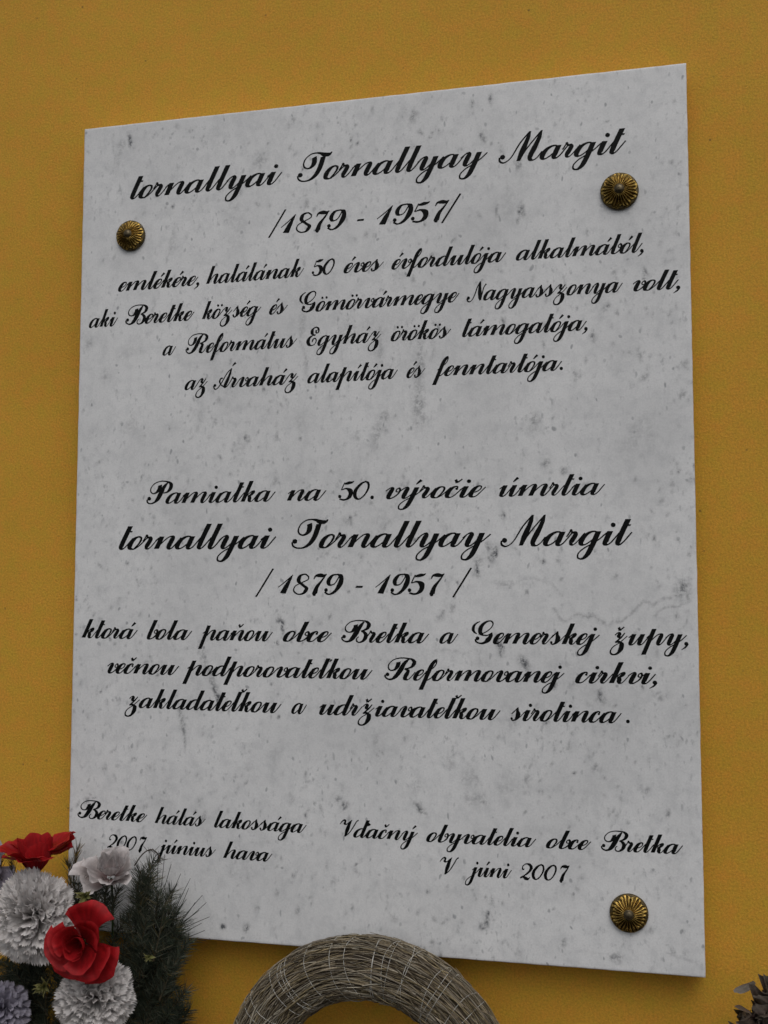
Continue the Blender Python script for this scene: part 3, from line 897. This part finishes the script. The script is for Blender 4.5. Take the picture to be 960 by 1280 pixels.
def petal_mesh(name, L, W, cup, curl, ruffle, teeth, col, edgecol, seed, tip=0.0, mat='petal', basecol=None, nu=15, nv=11):
    """one petal standing on its base, rising along +Z, opening towards +X"""
    rr = random.Random(seed)
    verts, cols = [], []
    ph = rr.uniform(0, 6)
    for j in range(nv):
        v = j / (nv - 1)
        wid = W * (.30 + .70 * math.sin(min(1.0, v * 1.25) * math.pi / 2)) * (1 - .32 * max(0, v - .75) / .25 * (1 if tip else .3))
        for i in range(nu):
            u = 2 * i / (nu - 1) - 1
            top = v * (L * (1 - .22 * u * u) + tip * L * max(0, 1 - abs(u) * 2.2) ** 1.3)
            if teeth and j == nv - 1:
                top += L * teeth * (.5 if i % 2 else -.5) * rr.uniform(.6, 1.3)
            x = curl * L * v ** 2.4 - cup * W * (1 - u * u) * .0 + cup * W * (-(u * u)) * (1 - .3 * v)
            x += ruffle * W * v ** 1.6 * math.sin(u * 7.5 + ph + v * 2) + .4 * ruffle * W * v * math.sin(u * 15 + ph * 2)
            verts.append((x, u * wid * .5, top))
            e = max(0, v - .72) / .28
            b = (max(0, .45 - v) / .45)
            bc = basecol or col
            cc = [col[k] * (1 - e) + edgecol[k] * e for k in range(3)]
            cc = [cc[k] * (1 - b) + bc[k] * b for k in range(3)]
            st = 1 + .3 * noise.noise(Vector((u * 7, v * 1.5, seed * 1.3)))
            cols.append([q * st for q in cc])
    faces = []
    for j in range(nv - 1):
        for i in range(nu - 1):
            a = j * nu + i
            faces.append((a, a + 1, a + nu + 1, a + nu))
    me = bpy.data.meshes.new(name)
    me.from_pydata(verts, [], faces)
    me.polygons.foreach_set('use_smooth', [True] * len(faces))
    ca = me.color_attributes.new('tint', 'FLOAT_COLOR', 'POINT')
    fl = []
    for c in cols: fl += [*c, 1]
    ca.data.foreach_set('color', fl)
    me.materials.append(M[mat])
    me.update()
    return me

def stem_and_calyx(root, axis, length, rad, base_r, col=(.05, .09, .03)):
    verts, faces, cols = [], [], []
    a = axis.normalized()
    down = Vector((0, .0, -1))
    pts = []
    for i in range(9):
        t = i / 8
        d = (-a * (1 - t) + down * t)
        pts.append((pts[-1] if pts else -a * base_r * .2) + d.normalized() * length / 8)
    tube(verts, faces, cols, pts, rad, col, 6)
    mesh_obj('stem', verts, faces, M['needle'], root, cols=cols)

def rose(name, pos, axis, size, label, col, edge, base, seed, open_=1.0, spin=0.0, mat='redpetal', flare=1.0, ruf=.02, n=16):
    """size is the flower's radius; petals wrap round the heart in a spiral, each a cupped sheet"""
    root = empty(name, pos)
    tag(root, label, 'flower')
    B = basis(axis, spin)
    rr = random.Random(seed)
    heart = [rolled_petal('petal', size * .95, size * .30, 1.9, .02, ruf, col, edge, base, seed + 1, mat),
             rolled_petal('petal', size * .92, size * .36, 1.7, .06, ruf, col, edge, base, seed + 2, mat)]
    mid = [rolled_petal('petal', size * .98, size * .52, 1.25, .16, ruf, col, edge, base, seed + 3, mat),
           rolled_petal('petal', size * 1.02, size * .56, 1.15, .20, ruf, col, edge, base, seed + 4, mat)]
    outer = [rolled_petal('petal', size * 1.12, size * .80, .95, .30, ruf * 1.4, col, edge, base, seed + 5, mat),
             rolled_petal('petal', size * 1.16, size * .84, .85, .36, ruf * 1.4, col, edge, base, seed + 6, mat)]
    ga = 2.2
    for i in range(n):
        if i < 5: me, tilt, z, sc = heart[i % 2], .02 + .05 * i, size * .10, .86 + .02 * i
        elif i < 10: me, tilt, z, sc = mid[i % 2], (.24 + .10 * (i - 5)) * open_, size * .03, .95
        else: me, tilt, z, sc = outer[i % 2], (.62 + .11 * (i - 10)) * flare, -size * .08, 1.0
        a = i * ga + rr.uniform(-.15, .15)
        mw = B @ Matrix.Rotation(a, 4, 'Z') @ Matrix.Translation((0, 0, z - size * .35)) @ Matrix.Rotation(tilt, 4, 'Y') @ Matrix.Scale(sc * rr.uniform(.95, 1.05), 4)
        inst(me, 'petal', root, mw)
    stem_and_calyx(root, axis, size * 2.6, size * .05, size)
    return root

def rolled_petal(name, L, rad, half, curl, ruf, col, edge, base, seed, mat, nu=15, nv=12, tip=.05):
    """a petal that wraps part of a cylinder of radius rad (half = half angle), its lip rolling outwards"""
    rr = random.Random(seed)
    ph = rr.uniform(0, 6); skew = rr.uniform(-.12, .12)
    verts, cols, faces = [], [], []
    for j in range(nv):
        v = j / (nv - 1)
        for i in range(nu):
            u = 2 * i / (nu - 1) - 1
            # outline: narrow claw, broad shoulder, rounded top
            h = v * L * (1 - .30 * abs(u) ** 2.6 + skew * u + tip * max(0, 1 - abs(u) * 3))
            r = rad * (.30 + .70 * math.sin(min(1, v * 1.35) * math.pi / 2))
            roll = curl * L * max(0, v - .55) ** 2 * 4.5 * (.65 + .35 * abs(u) ** 1.5 + .4 * math.sin(ph + u * 2))
            r2 = r + roll + ruf * L * v * v * (math.sin(u * 6 + ph) + .5 * math.sin(u * 13 + ph * 3))
            h -= roll * .55 * max(0, v - .7) * 2.2
            a = u * half * (.75 + .25 * v)
            verts.append((r2 * math.cos(a) , r2 * math.sin(a), h))
            st = .82 + .45 * noise.noise(Vector((u * 9, v * 1.6, seed * 1.7))) + .18 * noise.noise(Vector((u * 30, v * 4, seed)))
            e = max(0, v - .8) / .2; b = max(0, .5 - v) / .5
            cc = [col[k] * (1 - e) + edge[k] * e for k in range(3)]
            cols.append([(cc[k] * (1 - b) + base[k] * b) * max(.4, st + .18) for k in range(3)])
    for j in range(nv - 1):
        for i in range(nu - 1):
            q = j * nu + i
            faces.append((q, q + 1, q + nu + 1, q + nu))
    me = bpy.data.meshes.new(name)
    me.from_pydata(verts, [], faces)
    me.polygons.foreach_set('use_smooth', [True] * len(faces))
    ca = me.color_attributes.new('tint', 'FLOAT_COLOR', 'POINT')
    fl = []
    for c in cols: fl += [*c, 1]
    ca.data.foreach_set('color', fl)
    me.materials.append(M[mat])
    me.update()
    return me

def side_rose(pos, axis, size, label, seed):
    """a fabric rose seen from the side: a tube of upright petals under a broad flared rim"""
    root = empty('red_rose', pos)
    tag(root, label, 'flower')
    B = basis(axis, .3)
    rr = random.Random(seed)
    tube_p = [rolled_petal('petal', size * 1.25, size * .56, .9, .03, .01, RED, RDE, RDB, seed + k, 'redpetal') for k in range(2)]
    rim = [rolled_petal('petal', size * 1.05, size * .80, .75, .16, .06, RED, RDE, RED, seed + 5 + k, 'redpetal', 17, 12, .0) for k in range(3)]
    for i in range(6):
        inst(tube_p[i % 2], 'petal', root, B @ Matrix.Rotation(i * 1.047, 4, 'Z') @ Matrix.Translation((0, 0, -size * .75)) @ Matrix.Rotation(.04, 4, 'Y'))
    for i in range(10):
        a = i * 2.2 + rr.uniform(-.1, .1)
        t = .66 + .075 * (i % 5) + rr.uniform(-.08, .08)
        inst(rim[i % 3], 'petal', root, B @ Matrix.Rotation(a, 4, 'Z') @ Matrix.Translation((size * .02, 0, size * .18 - .012 * size * i)) @ Matrix.Rotation(t, 4, 'Y') @ Matrix.Scale(rr.uniform(.95, 1.1), 4))
    stem_and_calyx(root, axis, size * 2.4, size * .06, size)

def carnation(pos, axis, size, label, col, edge, base, seed, n=92):
    root = empty('white_carnation', pos)
    tag(root, label, 'flower')
    B = basis(axis, seed)
    rr = random.Random(seed)
    me = [petal_mesh('petal', size * 1.0, size * rr.uniform(.78, 1.0), rr.uniform(.0, .22), .06, rr.uniform(.06, .10), .075, col, edge, seed * 10 + k, 0, 'petal', base, 37, 9) for k in range(6)]
    ga = 2.39996
    for i in range(n):
        f = (i + .5) / n
        tilt = 1.55 * f ** .55
        a = i * ga
        mw = B @ Matrix.Rotation(a, 4, 'Z') @ Matrix.Translation((size * .03, 0, -size * .05 * f)) @ Matrix.Rotation(tilt + rr.uniform(-.10, .10), 4, 'Y') \
            @ Matrix.Rotation(rr.uniform(-.5, .5) * (1 - .6 * f), 4, 'Z') @ Matrix.Scale(rr.uniform(.88, 1.03) * (.72 + .28 * f), 4)
        inst(rr.choice(me), 'petal', root, mw)
    stem_and_calyx(root, axis, size * 2.0, size * .05, size)
    return root

def toward(px, py, Y, x=0.0, z=0.0, c=1.0):
    """axis: mostly towards the camera with a lean given in picture right / picture up"""
    back = RC @ Vector((0, 0, 1)); right = RC @ Vector((1, 0, 0)); up = RC @ Vector((0, 1, 0))
    return (back * c + right * x + up * z).normalized()

YF = -0.075
kF = scale_at(at(80, 1180, YF))
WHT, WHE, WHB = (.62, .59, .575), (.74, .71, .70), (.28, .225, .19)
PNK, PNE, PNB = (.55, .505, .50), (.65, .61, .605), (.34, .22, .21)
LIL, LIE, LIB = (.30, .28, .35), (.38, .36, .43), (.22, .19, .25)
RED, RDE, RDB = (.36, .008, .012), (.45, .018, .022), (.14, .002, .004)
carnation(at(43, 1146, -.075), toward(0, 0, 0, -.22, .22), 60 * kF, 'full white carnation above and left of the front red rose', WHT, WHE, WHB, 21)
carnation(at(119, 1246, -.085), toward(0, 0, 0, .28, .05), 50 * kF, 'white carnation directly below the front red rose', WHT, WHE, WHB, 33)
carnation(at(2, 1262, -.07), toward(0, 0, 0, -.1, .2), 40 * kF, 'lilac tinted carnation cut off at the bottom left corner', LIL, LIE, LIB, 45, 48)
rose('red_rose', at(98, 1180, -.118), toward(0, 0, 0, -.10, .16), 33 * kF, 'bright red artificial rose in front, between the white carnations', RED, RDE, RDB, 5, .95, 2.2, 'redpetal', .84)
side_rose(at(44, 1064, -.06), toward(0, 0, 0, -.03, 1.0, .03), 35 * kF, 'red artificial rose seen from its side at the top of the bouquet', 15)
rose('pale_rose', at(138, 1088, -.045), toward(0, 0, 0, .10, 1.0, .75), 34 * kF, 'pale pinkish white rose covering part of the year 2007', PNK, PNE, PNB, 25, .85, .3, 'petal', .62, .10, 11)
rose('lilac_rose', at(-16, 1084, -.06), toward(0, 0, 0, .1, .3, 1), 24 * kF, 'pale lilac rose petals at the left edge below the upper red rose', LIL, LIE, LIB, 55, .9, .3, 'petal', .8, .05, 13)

# ------------------------------------------------------------------ evergreen sprays
DG = [(.032, .046, .028), (.050, .066, .042), (.022, .033, .022), (.085, .10, .068), (.044, .048, .034), (.13, .14, .105)]
def spray(label, branches, seed, pal=DG, yel=0.05, dens=1.0, nl=(18, 34), nw=.00042, up=.9):
    """branches: list of (px0, py0, Y0, px1, py1, Y1) from foot to tip"""
    rr = random.Random(seed)
    b0 = branches[0]
    foot = at(b0[0], b0[1], b0[2])
    root = empty('evergreen_spray', foot)
    tag(root, label, 'evergreen', 'artificial pine sprays filling the bouquet')
    for (x0, y0, Y0, x1, y1, Y1) in branches:
        A, Bp = at(x0, y0, Y0) - foot, at(x1, y1, Y1) - foot
        L = (Bp - A).length
        side = Vector((rr.uniform(-1, 1), rr.uniform(-1, .3), rr.uniform(-.5, .5))) * L * .12
        def C(t): return A * (1 - t) + Bp * t + side * math.sin(math.pi * t)
        verts, faces, cols = [], [], []
        tube(verts, faces, cols, [C(i / 10) for i in range(11)], [.0011 * (1 - .07 * i) for i in range(11)], (.05, .038, .02), 5)
        st = mesh_obj('branch', verts, faces, M['needle'], root, cols=cols)
        verts, faces, cols = [], [], []
        n = int(L / .0007 * dens)
        for i in range(n):
            t = rr.random() ** .85
            p = C(t); d = (C(min(1, t + .02)) - C(max(0, t - .02))).normalized()
            u, v = frame_from(d)
            a = rr.uniform(0, 2 * math.pi)
            out = u * math.cos(a) + v * math.sin(a)
            ln = rr.uniform(*nl) * kF * (1.0 - .3 * t)
            dr = (d * rr.uniform(up * .6, up * 1.5) + out).normalized()
            bend = Vector((0, 0, -1)) * rr.uniform(-.1, .12)
            pts = [p + dr * ln * s + bend * ln * s * s for s in (0, .35, .7, 1.0)]
            c = rr.choice(pal)
            if rr.random() < yel: c = rr.choice([(.16, .13, .05), (.12, .085, .03), (.22, .20, .13)])
            f = rr.uniform(.7, 1.3)
            w = nw * rr.uniform(.7, 1.2)
            tube(verts, faces, cols, pts, [w, w, w * .8, w * .25], tuple(q * f for q in c), 3)
        o = mesh_obj('needles', verts, faces, M['needle'], st, cols=cols)
        o['kind'] = 'stuff'
# dense dark foliage behind and between the blooms
def fan(seed, n, foot, spread, Yr, length):
    """n branches from round a foot, tips inside the box spread = (x0, x1, y0, y1)"""
    rr = random.Random(seed)
    out = []
    for i in range(n):
        tx, ty = rr.uniform(spread[0], spread[1]), rr.uniform(spread[2], spread[3])
        dx, dy = foot[0] - tx, foot[1] - ty
        d = math.hypot(dx, dy) or 1
        l = min(d, rr.uniform(*length))
        out.append((tx + dx / d * l, ty + dy / d * l, rr.uniform(*Yr), tx, ty, rr.uniform(*Yr)))
    return out
spray('dark evergreen spray with long stiff needles spread over the marble',
      fan(1, 16, (175, 1290), (158, 214, 1095, 1180), (-.05, -.015), (40, 80)) + fan(8, 9, (165, 1260), (205, 240, 1135, 1185), (-.04, -.01), (35, 60)) + [(178, 1160, -.04, 192, 1078, -.03), (180, 1170, -.04, 176, 1088, -.035), (198, 1180, -.03, 216, 1112, -.02)], 61, nl=(16, 34), yel=.10, dens=1.8, nw=.00028)
spray('lower right evergreen mass hanging in front of the ochre wall',
      fan(2, 44, (150, 1350), (165, 240, 1172, 1300), (-.055, -.008), (40, 100)), 62, yel=.05, dens=2.6, nl=(14, 28), nw=.00030)
spray('dark evergreen tuft between the white carnations and the front rose',
      fan(3, 60, (90, 1330), (-8, 175, 1100, 1300), (-.06, -.015), (30, 80)), 63, yel=.05, dens=2.6, nl=(13, 26), nw=.00030)
spray('black green evergreen at the left edge under the upper carnation',
      fan(5, 26, (20, 1360), (-14, 62, 1165, 1300), (-.05, -.01), (40, 90)), 65, yel=.03, dens=3.0, nl=(14, 26), nw=.00034)
spray('yellowing needle tuft beside the upper red rose', [
    (94, 1135, -.04, 86, 1082, -.03), (98, 1140, -.04, 97, 1062, -.03), (28, 1120, -.05, 14, 1078, -.05), (6, 1120, -.05, 2, 1070, -.045)], 64,
    pal=[(.10, .085, .04), (.05, .05, .03), (.18, .13, .05), (.03, .035, .02), (.30, .20, .05)], yel=.2, dens=.9, nl=(14, 26), nw=.00028, up=2.2)

# long single needles crossing the marble
def needle_fan():
    foot = at(196, 1176, -.03)
    root = empty('needle_fan', foot)
    tag(root, 'thin fan of single dark needles pointing up right at the plaque edge', 'evergreen')
    rr = random.Random(77)
    tips = [(258, 1128), (262, 1146), (256, 1163), (238, 1098), (226, 1092), (214, 1080), (246, 1182), (258, 1176), (233, 1124), (219, 1128), (253, 1119), (244, 1128), (249, 1138), (252, 1154), (228, 1130), (236, 1110), (221, 1105), (240, 1170), (215, 1117), (232, 1143), (226, 1118), (206, 1068), (198, 1064), (186, 1062)]
    for tx, ty in tips:
        A = at(196 + rr.uniform(-8, 8), 1178 + rr.uniform(-8, 8), -.03) - foot
        Bp = at(tx, ty, rr.uniform(-.03, -.012)) - foot
        mid = (A + Bp) / 2 + Vector((rr.uniform(-1, 1), 0, rr.uniform(-.5, 1))) * .003
        verts, faces, cols = [], [], []
        pts = []
        for i in range(8):
            t = i / 7
            pts.append(A * (1 - t) ** 2 + mid * 2 * t * (1 - t) + Bp * t * t)
        tube(verts, faces, cols, pts, [.0005 * (1 - .08 * i) for i in range(8)], (.03, .034, .026), 4)
        mesh_obj('needle', verts, faces, M['needle'], root, cols=cols)
needle_fan()

# curled wiry tendril over "június"
def tendril():
    pts = [(168, 1082), (178, 1068), (188, 1062), (196, 1066), (200, 1074), (193, 1080), (184, 1090), (176, 1102)]
    foot = at(168, 1095, -.03)
    root = empty('wiry_tendril', foot)
    tag(root, 'thin curled brown tendril looping over the word június', 'tendril')
    P3 = [at(x, y, -.028) - foot for x, y in pts]
    sm = []
    for i in range(len(P3) - 1):
        p0 = P3[max(0, i - 1)]; p1 = P3[i]; p2 = P3[i + 1]; p3 = P3[min(len(P3) - 1, i + 2)]
        for k in range(5):
            t = k / 5
            sm.append(.5 * ((2 * p1) + (p2 - p0) * t + (2 * p0 - 5 * p1 + 4 * p2 - p3) * t * t + (3 * p1 - p0 - 3 * p2 + p3) * t ** 3))
    verts, faces, cols = [], [], []
    tube(verts, faces, cols, sm, .0006, (.06, .045, .035), 5)
    mesh_obj('wire', verts, faces, M['needle'], root, cols=cols)
    rr = random.Random(5)
    verts, faces, cols = [], [], []
    for i in range(60):
        p = sm[rr.randrange(8, len(sm))]
        d = Vector((rr.uniform(-1, 1), rr.uniform(-1, 1), rr.uniform(-1, 1))).normalized() * rr.uniform(.002, .008)
        tube(verts, faces, cols, [p, p + d * .6, p + d], [.0003, .00025, .0001], (.07, .055, .04), 3)
    o = mesh_obj('bristles', verts, faces, M['needle'], root, cols=cols)
    o['kind'] = 'stuff'
tendril()

# small yellow-green buds
def bud(px, py, Y, size, label, seed):
    pos = at(px, py, Y)
    root = empty('bud_cluster', pos)
    tag(root, label, 'buds', None)
    rr = random.Random(seed)
    me = petal_mesh('bud_leaf', size, size * .5, .4, .2, .05, 0, (.20, .20, .07), (.34, .32, .15), seed, .3, 'petal', (.08, .10, .03), 7, 6)
    for i in range(16):
        d = toward(0, 0, 0, rr.uniform(-1, 1), rr.uniform(-1, 1), rr.uniform(.2, 1))
        inst(me, 'bud_leaf', root, basis(d, rr.uniform(0, 6)) @ Matrix.Scale(rr.uniform(.6, 1.1), 4))
bud(107, 1120, -.075, .0085, 'small yellow green bud cluster between pale rose and upper carnation', 3)
bud(55, 1232, -.085, .0090, 'small cream green bud cluster below left of the front rose', 9)
bud(186, 1196, -.075, .0050, 'tiny brown bud in the evergreen right of the front rose', 12)

# ------------------------------------------------------------------ dried leaves at the lower right
def dried_leaves():
    root_p = at(955, 1290, -.05)
    root = empty('dried_leaf_spray', root_p)
    tag(root, 'dark dried curled leaves at the bottom right corner against the wall', 'dried leaves')
    rr = random.Random(9)
    cols_ = [((.090, .062, .045), (.14, .105, .08)), ((.050, .036, .028), (.10, .075, .055)), ((.12, .092, .065), (.19, .155, .12)), ((.060, .040, .030), (.10, .08, .06)), ((.07, .035, .032), (.10, .065, .055))]
    mes = [petal_mesh('leaf', .028, .046, .22 + .1 * (i % 3), .35, .30, .08, c, e, 90 + i, .0, 'leaf', (.035, .024, .018), 21, 15) for i, (c, e) in enumerate(cols_)]
    for i in range(64):
        t = rr.random()
        ex, ey = 920 + 56 * t, 1298 - 74 * t          # along the sloping outline
        off = rr.random() * 34
        px, py = ex + off * .8, ey + off * .7 + 8
        d = toward(0, 0, 0, rr.gauss(-.35, .4), rr.gauss(.0, .7), rr.uniform(.1, 1.0))
        inst(mes[i % 5], 'leaf', root, Matrix.Translation(at(px, py, -.02 - .05 * rr.random()) - root_p) @ basis(d, rr.uniform(0, 6)) @ Matrix.Scale(rr.uniform(.36, .62), 4))
    me = petal_mesh('leaf', .019, .015, .1, .05, .03, 0, (.19, .17, .145), (.24, .22, .19), 99, .0, 'leaf', (.12, .1, .07), 9, 8)
    d = toward(0, 0, 0, -.9, -.45, .25)
    inst(me, 'leaf', root, Matrix.Translation(at(942, 1226, -.03) - root_p) @ basis(d, 1.6))
dried_leaves()
